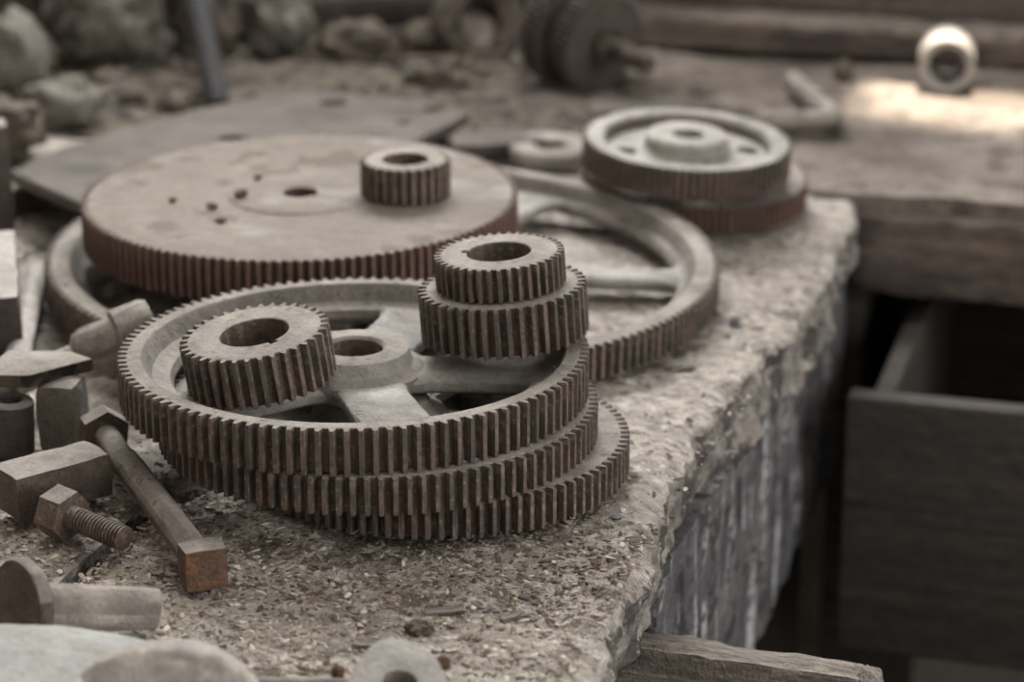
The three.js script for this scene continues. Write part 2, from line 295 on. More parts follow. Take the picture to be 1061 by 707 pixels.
function plankGeo(x0, x1, z0, z1, t, sx, sz, outer) {
  // the section of the plank, anticlockwise seen from the near end, then swept along z
  const sec = [], r = outer ? 0.014 : 0.005, add = (x, y, nx, ny) => sec.push([x, y, nx, ny]);
  const nTop = Math.round((x1 - x0 - 2 * r) / sx), nSide = Math.max(3, Math.round(t / (outer ? sx : sx * 3)));
  add(x0 + 0.01, -t, 0, -1); for (let i = 0; i <= nSide; i++) add(x0, -t + (t - r) * i / nSide, -1, 0);
  for (let i = 1; i < 4; i++) { const a = i / 4 * Math.PI / 2; add(x0 + r - r * Math.cos(a), -r + r * Math.sin(a), -Math.cos(a), Math.sin(a)); }
  for (let i = 0; i <= nTop; i++) add(x0 + r + (x1 - x0 - 2 * r) * i / nTop, 0, 0, 1);
  for (let i = 1; i < 5; i++) { const a = Math.PI / 2 * (1 - i / 5); add(x1 - r + r * Math.cos(a), -r + r * Math.sin(a), Math.cos(a), Math.sin(a)); }
  for (let i = 0; i <= nSide; i++) add(x1, -r - (t - r) * i / nSide, 1, 0);
  add(x1 - 0.01, -t, 0, -1);
  const nz_ = Math.round((z1 - z0) / sz), m = sec.length, pos = [], idx = [];
  for (let j = 0; j <= nz_; j++) {
    const z = z0 + (z1 - z0) * j / nz_, es = outer ? edgeShift(z) : 0;
    for (const [x, y, nx, ny] of sec) {
      let X = x + (outer ? es * sstep(x1 - 0.12, x1, x) : 0), Y = y, Z = z;
      if (ny > 0) { Y += topHeight(X, z) * ny; if (outer) Y += ny * 0.004 * (1 - sstep(0, 0.05, x1 - x)) * (fb(X * 20, 5, z * 16, 3) - 0.4); }
      const near = Math.min(Math.abs(X - x0), outer ? 9 : Math.abs(X - x1));
      if (ny > 0 && near < 0.016) Y -= (0.016 - near) * 0.26 * (0.6 + fb(z * 22, X * 30, 4, 2));         // worn joint
      if (nx !== 0) {
        const k = nx * (outer && nx > 0 ? 0.008 * fb(z * 14, Y * 14, 2, 3) + 0.0035 * fb(z * 60, Y * 60, 8, 3) - 0.008 * Math.max(0, fb(z * 26, Y * 30, 21, 2)) : 0.0015 * fb(z * 40, Y * 40, x * 9, 2));
        X += k;
      }
      pos.push(X, Y, Z);
    }
  }
  for (let j = 0; j < nz_; j++) for (let i = 0; i < m; i++) {
    const a = j * m + i, b = j * m + (i + 1) % m, c = a + m, d = b + m;
    idx.push(a, c, b, b, c, d);
  }
  for (const j of [0, nz_]) {                             // ends
    const o = j * m, at = pos.length / 3; let cx = 0, cy = 0;
    pos.push((x0 + x1) / 2, -t / 2, j ? z1 : z0);
    for (let i = 0; i < m; i++) j ? idx.push(at, o + (i + 1) % m, o + i) : idx.push(at, o + i, o + (i + 1) % m);
  }
  const g = new THREE.BufferGeometry(); g.setAttribute('position', new THREE.Float32BufferAttribute(pos, 3)); g.setIndex(idx); g.computeVertexNormals(); return g;
}
const bench = inFrame(thing('workbench', 'heavy timber workbench with worn dusty planks under all the gears', 'workbench'));
{
  const B = [M.benchSide, M.bench];
  part('plank', finish(plankGeo(JOINT + 0.0028, 0, 0.0, 1.45, 0.055, 0.0026, 0.0028, true), { keep: true, dusty: 0.35 }), B, bench);
  part('plank', finish(plankGeo(-0.565, JOINT - 0.0028, 0, 1.45, 0.055, 0.0034, 0.0034, false), { keep: true, dusty: 0.35 }), B, bench);
  part('plank', finish(plankGeo(-0.865, -0.568, 0, 1.45, 0.055, 0.006, 0.006, false), { keep: true, dusty: 0.35 }), B, bench);
  part('plank', finish(plankGeo(-1.25, -0.868, 0, 1.45, 0.055, 0.012, 0.012, false), { keep: true, dusty: 0.35 }), B, bench);
  const ap = new THREE.BoxGeometry(0.04, 0.19, 0.70, 4, 40, 140); ap.translate(-0.005, -0.148, 0.345); 
  const pa = ap.attributes.position;
  for (let i = 0; i < pa.count; i++) { const y = pa.getY(i), z = pa.getZ(i); pa.setX(i, pa.getX(i) + 0.003 * fb(z * 40, y * 6, 3, 3) + 0.004 * nz(z * 9, y * 3, 1)); }
  part('apron', finish(ap, { crease: 50 }), [M.apron, M.apron], bench).userData.label = 'dark apron board streaked with white';
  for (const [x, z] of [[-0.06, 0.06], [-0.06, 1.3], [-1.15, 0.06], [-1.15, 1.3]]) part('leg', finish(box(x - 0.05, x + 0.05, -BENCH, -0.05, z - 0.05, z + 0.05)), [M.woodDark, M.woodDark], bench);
}
// ------------------------------------------------------------------ the far bench with its open drawer
const farBench = inFrame(thing('workbench', 'far workbench against the wall with thick brown front and an open drawer', 'workbench'));
{
  const top = new THREE.BoxGeometry(3.1, 0.05, 0.65, 330, 2, 80); top.translate(-0.15, -0.026, -0.335);
  const p = top.attributes.position;
  for (let i = 0; i < p.count; i++) { const x = p.getX(i), z = p.getZ(i); if (p.getY(i) > -0.01) p.setY(i, p.getY(i) + 0.006 * fb(x * 9, 3, z * 9, 3)); if (z > -0.012) p.setZ(i, z + 0.006 * fb(x * 18, p.getY(i) * 20, 2)); }
  part('top_board', finish(top, { crease: 60 }), [M.farTop, M.farTop], farBench);
  const fr = blockGeo(1.38, 0.07, 0.03, 0.006, 0.003, 22, 4); fr.translate(0.71, -0.05, -0.012);
  part('front_board', finish(fr, { crease: 55 }), [M.wood, M.wood], farBench).userData.label = 'brown front board of the bench top';
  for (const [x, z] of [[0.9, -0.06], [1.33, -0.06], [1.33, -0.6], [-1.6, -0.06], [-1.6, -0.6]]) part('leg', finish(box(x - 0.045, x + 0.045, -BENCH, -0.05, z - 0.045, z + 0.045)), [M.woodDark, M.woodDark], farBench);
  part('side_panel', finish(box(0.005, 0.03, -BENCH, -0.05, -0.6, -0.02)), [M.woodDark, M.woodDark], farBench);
  const d = new THREE.Group(); d.name = 'drawer'; farBench.add(d);
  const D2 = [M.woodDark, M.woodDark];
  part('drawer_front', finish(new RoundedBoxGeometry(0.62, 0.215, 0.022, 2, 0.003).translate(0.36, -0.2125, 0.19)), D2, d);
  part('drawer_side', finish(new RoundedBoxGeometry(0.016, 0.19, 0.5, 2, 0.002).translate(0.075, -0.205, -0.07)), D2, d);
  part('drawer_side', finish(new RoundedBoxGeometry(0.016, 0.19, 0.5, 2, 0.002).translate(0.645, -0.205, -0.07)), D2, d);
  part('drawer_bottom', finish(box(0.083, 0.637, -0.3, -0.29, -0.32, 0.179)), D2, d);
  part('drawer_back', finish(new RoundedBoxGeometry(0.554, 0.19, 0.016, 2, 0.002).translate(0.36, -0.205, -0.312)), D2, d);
}
// ------------------------------------------------------------------ gears
function toothGeo(Rr, Ro, h, N, k, wide = 1) {
  const p = 2 * Math.PI / N, j = () => 1 + (hash(k, Math.round(Rr * 1e5), Math.round(rnd() * 1e6)) - 0.5) * 0.12, Rm = (Rr + Ro) / 2;
  const a0 = 0.29 * p * wide, a1 = 0.235 * p * wide * j(), a2 = 0.15 * p * wide * j(), c = 0.0006;
  const at = (r, a, y) => [r * Math.cos(a), y, -r * Math.sin(a)];
  const ring = (y, inset) => [at(Rr - 0.0004, -a0, y), at(Rm, -a1 + inset * 0.3, y), at(Ro - inset * Ro * 0.4, -a2 + inset * 0.3, y), at(Ro - inset * Ro * 0.4, a2 - inset * 0.3, y), at(Rm, a1 - inset * 0.3, y), at(Rr - 0.0004, a0, y)];
  const A = ring(0, 0), Bm = ring(h - c * 1.2 * j(), 0), T = ring(h, c / Ro * 2), pos = [];
  const tri = (a, b, d) => pos.push(...a, ...b, ...d);
  for (const [lo, hi] of [[A, Bm], [Bm, T]]) for (let i = 0; i < 5; i++) { tri(lo[i], lo[i + 1], hi[i + 1]); tri(lo[i], hi[i + 1], hi[i]); }
  for (let i = 1; i < 5; i++) { tri(T[0], T[i], T[i + 1]); tri(A[0], A[i + 1], A[i]); }
  const g = new THREE.BufferGeometry(); g.setAttribute('position', new THREE.Float32BufferAttribute(pos, 3)); return g;
}
function teeth(parent, R, depth, h, N, mats, y0 = 0, wide = 1, merged = false) {
  const kinds = []; for (let k = 0; k < 5; k++) kinds.push(toothGeo(R - depth, R, h, N, k, wide).translate(0, y0, 0));
  if (merged) {
    const all = []; for (let i = 0; i < N; i++) all.push(kinds[i % 5].clone().rotateY(i * 2 * Math.PI / N));
    part('teeth', finish(join(all)), mats, parent); return;
  }
  const done = kinds.map((g, k) => finish(g, { du: k * 0.0137 - R, dv: k * 0.019 }));
  for (let i = 0; i < N; i++) part('tooth', done[Math.floor(rnd() * 5)], mats, parent).rotation.y = i * 2 * Math.PI / N;
}
function spokeGeo(r0, r1, n, w0, f0, f1, y0, y1, bevel) {
  const left = [], right = [], lim = Math.PI / n;
  for (let i = 0; i <= 26; i++) {
    const r = r0 + (r1 - r0) * i / 26; let w = w0 + w0 * 0.12 * Math.pow((r - r0) / (r1 - r0), 2);
    const a = r - r0, b = r1 - r;
    if (a < f0) w += f0 - Math.sqrt(f0 * f0 - (f0 - a) ** 2);
    if (b < f1) w += f1 - Math.sqrt(f1 * f1 - (f1 - b) ** 2);
    const t = Math.min(lim, Math.asin(clamp(w / r, 0, 1)));
    left.push(new THREE.Vector2(r * Math.cos(t), r * Math.sin(t))); right.push(new THREE.Vector2(r * Math.cos(t), -r * Math.sin(t)));
  }
  const g = new THREE.ExtrudeGeometry(new THREE.Shape([...right, ...left.reverse()]), { depth: y1 - y0 - 2 * bevel, bevelEnabled: true, bevelThickness: bevel, bevelSize: bevel, bevelOffset: -bevel * 0.6, bevelSegments: 5, curveSegments: 4 });
  g.rotateX(-Math.PI / 2); g.translate(0, y0 + bevel, 0); return g;
}
function spokedGear(o, { R, N, h, depth = 0.0055, band = 0.0145, w0, w1, ledge = 0.012, hubR, boreR, hubTop, hubBottom = 0, spokes = 5, spokeW, phase = 0, f0 = 0.014, f1 = 0.014, side = M.rust, top = M.dust, cast = CAST, merged = false, flare = 1, bevel = 0.0045 }) {
  const Rr = R - depth, Ri = R - band, seg = 180, m = (w0 + w1) / 2;
  part('rim', finish(ringLathe([[Rr, 0.0004], [Rr, h - 0.0004], [Rr - 0.0005, h], [Ri + 0.0008, h], [Ri - 0.0003, h - 0.001], [Ri - 0.0025, w1 + 0.006], [Ri - 0.0055, w1 + 0.0015], [Ri - ledge, w1 - 0.0012], [Ri - ledge - 0.0022, m], [Ri - ledge, w0 + 0.001], [Ri - 0.005, w0 - 0.002], [Ri, 0.001], [Ri + 0.001, 0]], seg), { crease: 30, inner: Ri + 0.0003 }), [side, top, M.shadedDust], o);
  const sp = finish(spokeGeo(hubR - 0.004, Ri - ledge * 0.55, spokes, spokeW, f0, f1, w0, w1, bevel), { crease: 50 });
  for (let i = 0; i < spokes; i++) part('spoke', sp, cast, o).rotation.y = phase + i * 2 * Math.PI / spokes;
  part('hub', finish(ringLathe([[boreR, hubBottom + 0.001], [boreR, hubTop - 0.0015], [boreR + 0.0015, hubTop], [hubR - 0.0025, hubTop], [hubR - 0.0006, hubTop - 0.0008], [hubR, hubTop - 0.0025], [hubR + 0.0008 * flare, w1 + 0.006], [hubR + 0.002 * flare, w1 + 0.003], [hubR + 0.0045 * flare, w1 + 0.001], [hubR + 0.01 * flare, w1 - 0.0006], [hubR + 0.008, w0 + 0.002], [hubR, w0 - 0.002], [hubR - 0.001, hubBottom], [boreR + 0.001, hubBottom]].reverse(), 72), { crease: 30 }), [cast[0], top], o);
  part('bore', finish(ringLathe([[boreR - 0.0006, hubBottom + 0.0005], [boreR - 0.0006, hubTop - 0.002], [boreR + 0.001, hubTop - 0.002], [boreR + 0.001, hubBottom + 0.0005]].reverse(), 64), { dusty: 2 }), [side, side], o);
  teeth(o, R, depth, h, N, [side, top], 0, 1, merged);
  return o;
}
// a solid pinion: a ring with a keyway cut into the bore
function pinion(o, { R, N, h, depth, boreR, key = null, mats = IRON, wide = 1, merged = false }) {
  const Rr = R - depth, s = new THREE.Shape(); s.absarc(0, 0, Rr, 0, Math.PI * 2, false);
  const b = new THREE.Path();
  if (key === null) b.absarc(0, 0, boreR, 0, Math.PI * 2, true);
  else { const k = 0.1; b.absarc(0, 0, boreR, key - k, key + k, true); b.lineTo((boreR + 0.0035) * Math.cos(key + k), (boreR + 0.0035) * Math.sin(key + k)); b.lineTo((boreR + 0.0035) * Math.cos(key - k), (boreR + 0.0035) * Math.sin(key - k)); }
  s.holes.push(b);
  const g = new THREE.ExtrudeGeometry(s, { depth: h - 0.0012, bevelEnabled: true, bevelThickness: 0.0006, bevelSize: 0.0006, bevelOffset: -0.0006, bevelSegments: 1, curveSegments: 48 });
  g.rotateX(-Math.PI / 2); g.translate(0, 0.0006, 0);
  part('body', finish(g, { crease: 30 }), mats, o);
  teeth(o, R, depth, h, N, mats, 0, wide, merged); return o;
}
const put = (o, x, y, z, rx = 0, rz = 0, ry = 0) => { o.position.copy(W(x, y, z)); o.rotation.order = 'XZY'; o.rotation.set(deg(rx), deg(ry), deg(rz)); return o; };

// the stack in front
put(spokedGear(thing('spoked_gear', 'smallest spoked gear at the bottom of the front stack, jutting out to the right', 'gear'), { R: 0.113, N: 94, h: 0.0215, band: 0.026, w0: 0.005, w1: 0.016, hubR: 0.026, boreR: 0.014, hubTop: 0.022, spokes: 5, spokeW: 0.011, phase: 0.4 }), -0.043, 0.0035, -1.347);
put(spokedGear(thing('spoked_gear', 'middle gear of the front stack, between the top gear and the jutting one', 'gear'), { R: 0.13, N: 104, h: 0.021, w0: 0.004, w1: 0.013, hubR: 0.03, boreR: 0.016, hubTop: 0.021, spokes: 5, spokeW: 0.012, phase: 0.9 }), -0.079, 0.025, -1.347, 0, 0, 7);
put(spokedGear(thing('spoked_gear', 'large five-spoked gear on top of the front stack, carrying the loose pinions', 'gear'), { R: 0.1395, N: 110, h: 0.026, w0: 0.003, w1: 0.0145, ledge: 0.016, hubR: 0.033, boreR: 0.0175, hubTop: 0.0268, spokes: 5, spokeW: 0.0182, phase: 0, f0: 0.022, f1: 0.018, bevel: 0.005 }), -0.0935, 0.0465, -1.361);
put(pinion(thing('pinion_gear', 'single wide pinion tilted inside the top spoked gear, left of its hub', 'gear'), { R: 0.0435, N: 36, h: 0.0295, depth: 0.0045, boreR: 0.0202, key: -0.95, wide: 0.95 }), -0.1445, 0.0665, -1.323, 4, 7.5);
put(pinion(thing('pinion_gear', 'larger lower gear of the two-gear tower on the right of the front stack', 'gear'), { R: 0.0505, N: 42, h: 0.03, depth: 0.005, boreR: 0.02, wide: 1 }), -0.004, 0.0755, -1.381, 0.5, 4);
put(pinion(thing('pinion_gear', 'small upper gear crowning the two-gear tower, with a slotted bore', 'gear'), { R: 0.039, N: 40, h: 0.0195, depth: 0.004, boreR: 0.0192, key: Math.PI - 0.2, wide: 1 }), -0.0065, 0.1065, -1.381, 0.5, 4);
// the middle group
put(spokedGear(thing('wheel_gear', 'very large thin spoked gear wheel lying flat beneath the solid disc gear', 'gear'), { R: 0.2435, N: 190, h: 0.0235, depth: 0.005, band: 0.018, ledge: 0.011, w0: 0.002, w1: 0.012, hubR: 0.045, boreR: 0.02, hubTop: 0.0350, spokes: 6, spokeW: 0.0115, phase: -0.03, f0: 0.02, f1: 0.02 }), -0.093, 0.009, -1.69, 1.2, -1.2);
{
  const o = thing('disc_gear', 'big solid toothed disc with patchy beige face lying on the large wheel', 'gear');
  const R = 0.157, Rr = R - 0.0045, h = 0.03;
  const prof = [[0.0125, 0.001], [0.0125, h + 0.0003], [0.0135, h + 0.0008], [0.050, h + 0.0008], [0.0515, h + 0.0004], [0.0525, h - 0.0006], [0.122, h - 0.0006], [0.1245, h + 0.0002], [Rr - 0.001, h], [Rr, h - 0.0006], [Rr, 0.0006], [Rr - 0.001, 0], [0.0135, 0]];
  const body = ringLathe(prof.reverse(), 160);
  part('body', finish(body, { crease: 30 }), IRON_RED, o);
  teeth(o, R, 0.0045, h, 139, IRON_RED);
  put(o, -0.1525, 0.0455, -1.693, 1.5, 0.3);
}
put(pinion(thing('pinion_gear', 'small pinion standing on the solid disc gear', 'gear'), { R: 0.0325, N: 28, h: 0.0255, depth: 0.004, boreR: 0.0165, mats: IRON, wide: 1.15 }), -0.0765, 0.0765, -1.689, 1.5, 0.3);
// the far pair
put(spokedGear(thing('web_gear', 'reddish gear under the far grey gear at the bench corner', 'gear'), { R: 0.092, N: 90, h: 0.021, depth: 0.0035, band: 0.02, w0: 0.004, w1: 0.013, hubR: 0.03, boreR: 0.012, hubTop: 0.032, spokes: 5, spokeW: 0.012, side: M.rustRed, merged: true }), 0.149, 0.0095, -1.92, 3.5, -2);
{
  const o = thing('web_gear', 'far grey gear with raised hub and holes in its web, on the reddish gear', 'gear');
  const R = 0.0835, h = 0.024, Rr = R - 0.0035;
  part('rim', finish(ringLathe([[Rr, 0], [Rr, h - 0.0005], [Rr - 0.0005, h], [Rr - 0.0115, h], [Rr - 0.0135, h - 0.002], [Rr - 0.0165, 0.0155], [Rr - 0.0165, 0.004], [Rr - 0.012, 0]], 120)), [M.rust, M.dustGrey], o);
  const s = new THREE.Shape(); s.absarc(0, 0, Rr - 0.015, 0, Math.PI * 2); 
  for (let i = 0; i < 4; i++) { const p = new THREE.Path(), a = i * Math.PI / 2 + 0.15; p.absarc(0.05 * Math.cos(a), 0.05 * Math.sin(a), 0.0095, 0, Math.PI * 2, true); s.holes.push(p); }
  const c = new THREE.Path(); c.absarc(0, 0, 0.013, 0, Math.PI * 2, true); s.holes.push(c);
  part('web', finish(new THREE.ExtrudeGeometry(s, { depth: 0.0095, bevelEnabled: false, curveSegments: 36 }).rotateX(-Math.PI / 2).translate(0, 0.004, 0)), CAST, o);
  part('hub', finish(ringLathe([[0.0125, 0], [0.0125, h + 0.003], [0.0135, h + 0.004], [0.031, h + 0.004], [0.033, h + 0.002], [0.0345, 0.017], [0.038, 0.014], [0.038, 0.006], [0.03, 0]].reverse(), 60)), CAST, o);
  teeth(o, R, 0.0035, h, 84, [M.rust, M.dustGrey], 0, 1, true);
  put(o, 0.139, 0.0435, -1.886, 3.5, -2.5);
}
// ------------------------------------------------------------------ the plate behind the disc gear
{
  const o = thing('iron_plate', 'flat iron plate with bolt holes leaning behind the solid disc gear', 'plate');
  const s = new THREE.Shape([[-0.403, -0.115], [-0.382, -0.202], [-0.333, -0.312], [-0.2755, -0.4], [-0.2035, -0.488], [-0.16, -0.47], [-0.12, -0.448], [-0.085, -0.43], [-0.04, -0.365], [-0.058, -0.31], [-0.09, -0.228], [-0.1775, -0.095], [-0.302, 0.036]].map(([x, z]) => new THREE.Vector2(x, -z)));
  for (const [x, z, r] of [[-0.166, -0.417, 0.014], [-0.0715, -0.386, 0.012], [-0.096, -0.322, 0.008], [-0.24, -0.25, 0.013]]) { const p = new THREE.Path(); p.absarc(x, -z, r, 0, Math.PI * 2, true); s.holes.push(p); }
  const g = new THREE.ExtrudeGeometry(s, { depth: 0.008, bevelEnabled: true, bevelThickness: 0.001, bevelSize: 0.001, bevelSegments: 1, curveSegments: 16 }).rotateX(-Math.PI / 2).translate(0, -0.009, 0);
  part('plate_body', finish(g), [M.darkIron, M.plateDust], o);
  o.position.copy(W(0, 0.043, -1.78)); o.rotation.x = -Math.atan(0.05);
}
// iron scrap that props the plate up
const offcut = (label, w, h, d, x, y, z, ry, mats = DARK, rx = 0, rz = 0, seed = 3) => {
  const m = solo('iron_block', finish(blockGeo(w, h, d, 0.0025, 0.001, 45, seed).translate(0, h / 2, 0), { crease: 45 }), mats, label, 'block');
  m.position.copy(W(x, y, z)); m.rotation.order = 'YXZ'; m.rotation.set(deg(rx), deg(ry), deg(rz)); return m;
};
offcut('dark block under the plate end with the two bolt holes', 0.05, 0.008, 0.05, -0.1, 0.002, -2.14, 20, DARK, 0, 0, 9);
offcut('low rusty bar lying under the left end of the holed plate', 0.1, 0.02, 0.03, -0.375, 0.002, -1.93, 35, DARK, 0, 0, 8);
// ------------------------------------------------------------------ loose iron at the left
offcut('dark square bar with pale top at the left edge behind the round bar', 0.05, 0.05, 0.16, -0.3665, 0.001, -1.6, 12, [M.darkIron, M.dustPink], 0, 0, 21);
offcut('upright dark bar at the far left edge beside the big wheel', 0.03, 0.1, 0.03, -0.40, 0.001, -1.80, 20, [M.darkIron, M.dust], 0, 0, 23);
{
  const a = W(-0.349, 0.012, -1.70), b = W(-0.322, 0.012, -1.478), o = thing('round_bar', 'pale round bar with split end lying beside the square bar', 'bar');
  o.position.copy(a);
  const d = b.clone().sub(a), prof = [[0, 0], [0.007, 0], [0.0085, 0.0015], [0.0085, 0.17], [0.0092, 0.19], [0.0092, 0.222], [0.008, 0.224], [0, 0.224]];
  const q = new THREE.Quaternion().setFromUnitVectors(new THREE.Vector3(0, 1, 0), d.clone().normalize());
  part('shaft', finish(rough(lathe(prof, 28), 0.0006, 60, 3).applyQuaternion(q), { crease: 40, dusty: 0.2 }), [M.darkIron, M.dustPink], o);
}
{ // handle with a thick collared head, its shank pointing away to the lower left
  const o = thing('socket_handle', 'thick collared iron socket with a narrower shank, left of the front gear', 'tool');
  const a = W(-0.316, 0.018, -1.452), b = W(-0.238, 0.04, -1.482), d = b.clone().sub(a), q = new THREE.Quaternion().setFromUnitVectors(new THREE.Vector3(0, 1, 0), d.clone().normalize());
  o.position.copy(a);
  const A = (g, n, m, dust = 0.1) => part(n, finish(g.scale(1.18, 0.72, 1.18).applyQuaternion(q), { crease: 40, dusty: dust }), m, o);
  A(rough(lathe([[0, 0], [0.0065, 0], [0.0078, 0.002], [0.0078, 0.05], [0.0085, 0.065], [0.0085, 0.08], [0, 0.08]], 32), 0.0006, 60, 5), 'shank', [M.dustPink, M.dustPink]);
  A(rough(lathe([[0, 0.055], [0.009, 0.056], [0.0125, 0.06], [0.0142, 0.067], [0.0148, 0.08], [0.0148, 0.1], [0, 0.1]], 40), 0.001, 45, 8), 'socket', [M.dustPink, M.dust]);
  A(rough(lathe([[0, 0.096], [0.0155, 0.096], [0.0178, 0.098], [0.0182, 0.104], [0.0182, 0.126], [0.017, 0.131], [0.008, 0.133], [0, 0.133]], 40), 0.0007, 50, 2), 'collar', [M.dustPink, M.dust]);
}
{ // T-shaped casting: a flat top plate on a stout foot
  const o = thing('t_block', 'pale T-shaped casting with flat overhanging top plate at the left edge', 'block');
  const s = new THREE.Shape([[-0.03, -0.024], [-0.026, 0.02], [0.012, 0.023], [0.027, 0.013], [0.0, -0.021]].map(([x, y]) => new THREE.Vector2(x, y)));
  part('top_plate', finish(rough(new THREE.ExtrudeGeometry(s, { depth: 0.006, bevelEnabled: true, bevelThickness: 0.0012, bevelSize: 0.0012, bevelSegments: 2 }).rotateX(-Math.PI / 2).translate(0, 0.0435, 0), 0.0006, 50)), [M.stoneBrown, M.dust], o);
  const f = blockGeo(0.026, 0.044, 0.03, 0.005, 0.0012, 60, 4).translate(0.014, 0.021, 0.004);
  part('foot', finish(f, { crease: 45 }), [M.shadedDust, M.dust], o);
  o.position.copy(W(-0.287, 0.0015, -1.39)); o.rotation.y = deg(-8);
}
{
  const g = ringLathe([[0.0065, 0.001], [0.0065, 0.033], [0.0075, 0.0345], [0.013, 0.0345], [0.0142, 0.033], [0.0145, 0.002], [0.013, 0], [0.0075, 0]].reverse(), 40);
  const m = solo('bushing', finish(g), DARK, 'short dark cylindrical bushing with a pale top and round bore, at the left edge', 'bushing');
  m.position.copy(W(-0.304, 0.0015, -1.37)); m.rotation.z = deg(-3);
}
{
  const m = offcut('heavy rusty rectangular block with sloping pale top, above the hex nut', 0.062, 0.027, 0.03, -0.2635, 0.003, -1.29, 40, [M.rustBlock, M.dust], 0, 0, 31);
  m.name = 'iron_billet';
}
{ // hex nut and stud
  const o = thing('stud_bolt', 'threaded stud with a hexagonal nut lying below the rusty block', 'bolt');
  const a = W(-0.2545, 0.0135, -1.2515), b = W(-0.212, 0.0095, -1.222), d = b.clone().sub(a), len = d.length(), q = new THREE.Quaternion().setFromUnitVectors(new THREE.Vector3(0, 1, 0), d.clone().normalize());
  o.position.copy(a);
  const hex = new THREE.CylinderGeometry(0.0148, 0.0148, 0.015, 6, 1).rotateY(0.62).translate(0, 0.004, 0);
  part('nut', finish(hex.applyQuaternion(q), { dusty: 0.45 }), [M.rust, M.dust], o);
  const prof = [[0, 0.004], [0.0068, 0.008]]; const n = 15, y0 = 0.016, pitch = (len - y0) / n;
  prof.push([0.0068, y0 - 0.002]);
  for (let i = 0; i < n; i++) prof.push([0.0058, y0 + pitch * i], [0.0058, y0 + pitch * (i + 0.2)], [0.007, y0 + pitch * (i + 0.45)], [0.007, y0 + pitch * (i + 0.75)]);
  prof.push([0.0058, len], [0.005, len + 0.0006], [0, len + 0.0008]);
  part('threaded_stud', finish(lathe(prof, 32).applyQuaternion(q), { crease: 30, dusty: 0.75 }), [M.rust, M.dust], o);
}
{ // long bolt with a square nut
  const o = thing('long_bolt', 'long bolt with rusty square nut lying in front of the gear stack', 'bolt');
  const a = W(-0.2455, 0.0165, -1.364), b = W(-0.1615, 0.0115, -1.176), d = b.clone().sub(a), len = d.length(), q = new THREE.Quaternion().setFromUnitVectors(new THREE.Vector3(0, 1, 0), d.clone().normalize());
  o.position.copy(a);
  const g = rough(lathe([[0, 0], [0.0074, 0.0], [0.0074, 0.042], [0.0086, 0.046], [0.0088, 0.065], [0.0088, len - 0.02], [0.008, len - 0.014], [0, len - 0.014]], 36), 0.0005, 60, 6);
  part('shank', finish(g.applyQuaternion(q), { crease: 40, dusty: 0.25 }), [M.rust, M.dust], o);
  part('head', finish(new THREE.CylinderGeometry(0.0155, 0.0155, 0.013, 6, 1).rotateY(0.3).translate(0, -0.002, 0).applyQuaternion(q), { dusty: 0.5 }), [M.rust, M.dust], o).userData.label = 'dark hexagonal head';
  const nut = blockGeo(0.0245, 0.017, 0.0245, 0.0028, 0.0007, 70, 6); nut.rotateY(0.42).translate(0, len - 0.008, 0);
  const nm = part('square_nut', finish(nut.applyQuaternion(q), { crease: 50, dusty: 0.55 }), [M.rustOrange, M.dust], o); nm.userData.label = 'square nut with orange rust on its end';
}
{ // big round-headed rivet, nearest the corner
  const o = thing('round_head_bolt', 'bolt with a big brown disc head and pale tapered shank near the lower left corner', 'bolt');
  const a = W(-0.243, 0.024, -1.106), b = W(-0.17, 0.012, -1.126), d = b.clone().sub(a), len = d.length(), q = new THREE.Quaternion().setFromUnitVectors(new THREE.Vector3(0, 1, 0), d.clone().normalize());
  const face = new THREE.Quaternion().setFromAxisAngle(new THREE.Vector3(0, 1, 0), deg(26)).multiply(q);
  o.position.copy(a);
  part('head', finish(rough(lathe([[0, -0.006], [0.0235, -0.006], [0.0245, -0.0045], [0.0245, 0.0005], [0.023, 0.002], [0, 0.002]], 48), 0.0004, 60, 2).applyQuaternion(face), { dusty: 0.45 }), [M.rustBlock, M.dust], o).userData.label = 'brown disc head with pale edge';
  part('shank', finish(rough(lathe([[0, 0.0005], [0.0115, 0.006], [0.0118, 0.02], [0.0112, 0.045], [0.0105, 0.066], [0.008, len - 0.01], [0, len - 0.008]], 40), 0.0007, 50, 5).applyQuaternion(q), { dusty: 0.1 }), [M.dustPink, M.dust], o);
}
// ------------------------------------------------------------------ out-of-focus things closest to the camera
{
  const g = new THREE.BoxGeometry(0.17, 0.036, 0.13, 40, 8, 30), p = g.attributes.position;
  for (let i = 0; i < p.count; i++) { const x = p.getX(i), z = p.getZ(i), r = Math.hypot(x / 0.085, z / 0.065); if (p.getY(i) > 0) p.setY(i, 0.018 - 0.011 * r * r + 0.003 * fb(x * 20, 2, z * 20, 2)); }
  const m = solo('tin_cover', finish(g, { crease: 50 }), [M.paleGreen, M.paleGreen], 'pale greenish domed metal cover in the lower left corner', 'cover');
  m.position.copy(W(-0.247, 0.031, -0.985)); m.rotation.set(deg(3), deg(12), deg(-5));
}
{
  const pts = [W(-0.212, -0.002, -0.99), W(-0.198, 0.022, -0.997), W(-0.172, 0.038, -1.004), W(-0.144, 0.038, -1.006), W(-0.126, 0.024, -1.002), W(-0.117, -0.002, -0.99)], o = pts[0].clone();
  const c = new THREE.CatmullRomCurve3(pts.map((v) => v.clone().sub(o)));
  const m = solo('pull_handle', finish(rough(new THREE.TubeGeometry(c, 48, 0.0132, 24, false), 0.0006, 60, 3), { crease: 70, dusty: 0.1 }), [M.dustPink, M.dustPink], 'pale arched pull handle at the bottom edge beside the greenish cover', 'handle');
  m.position.copy(o);
}
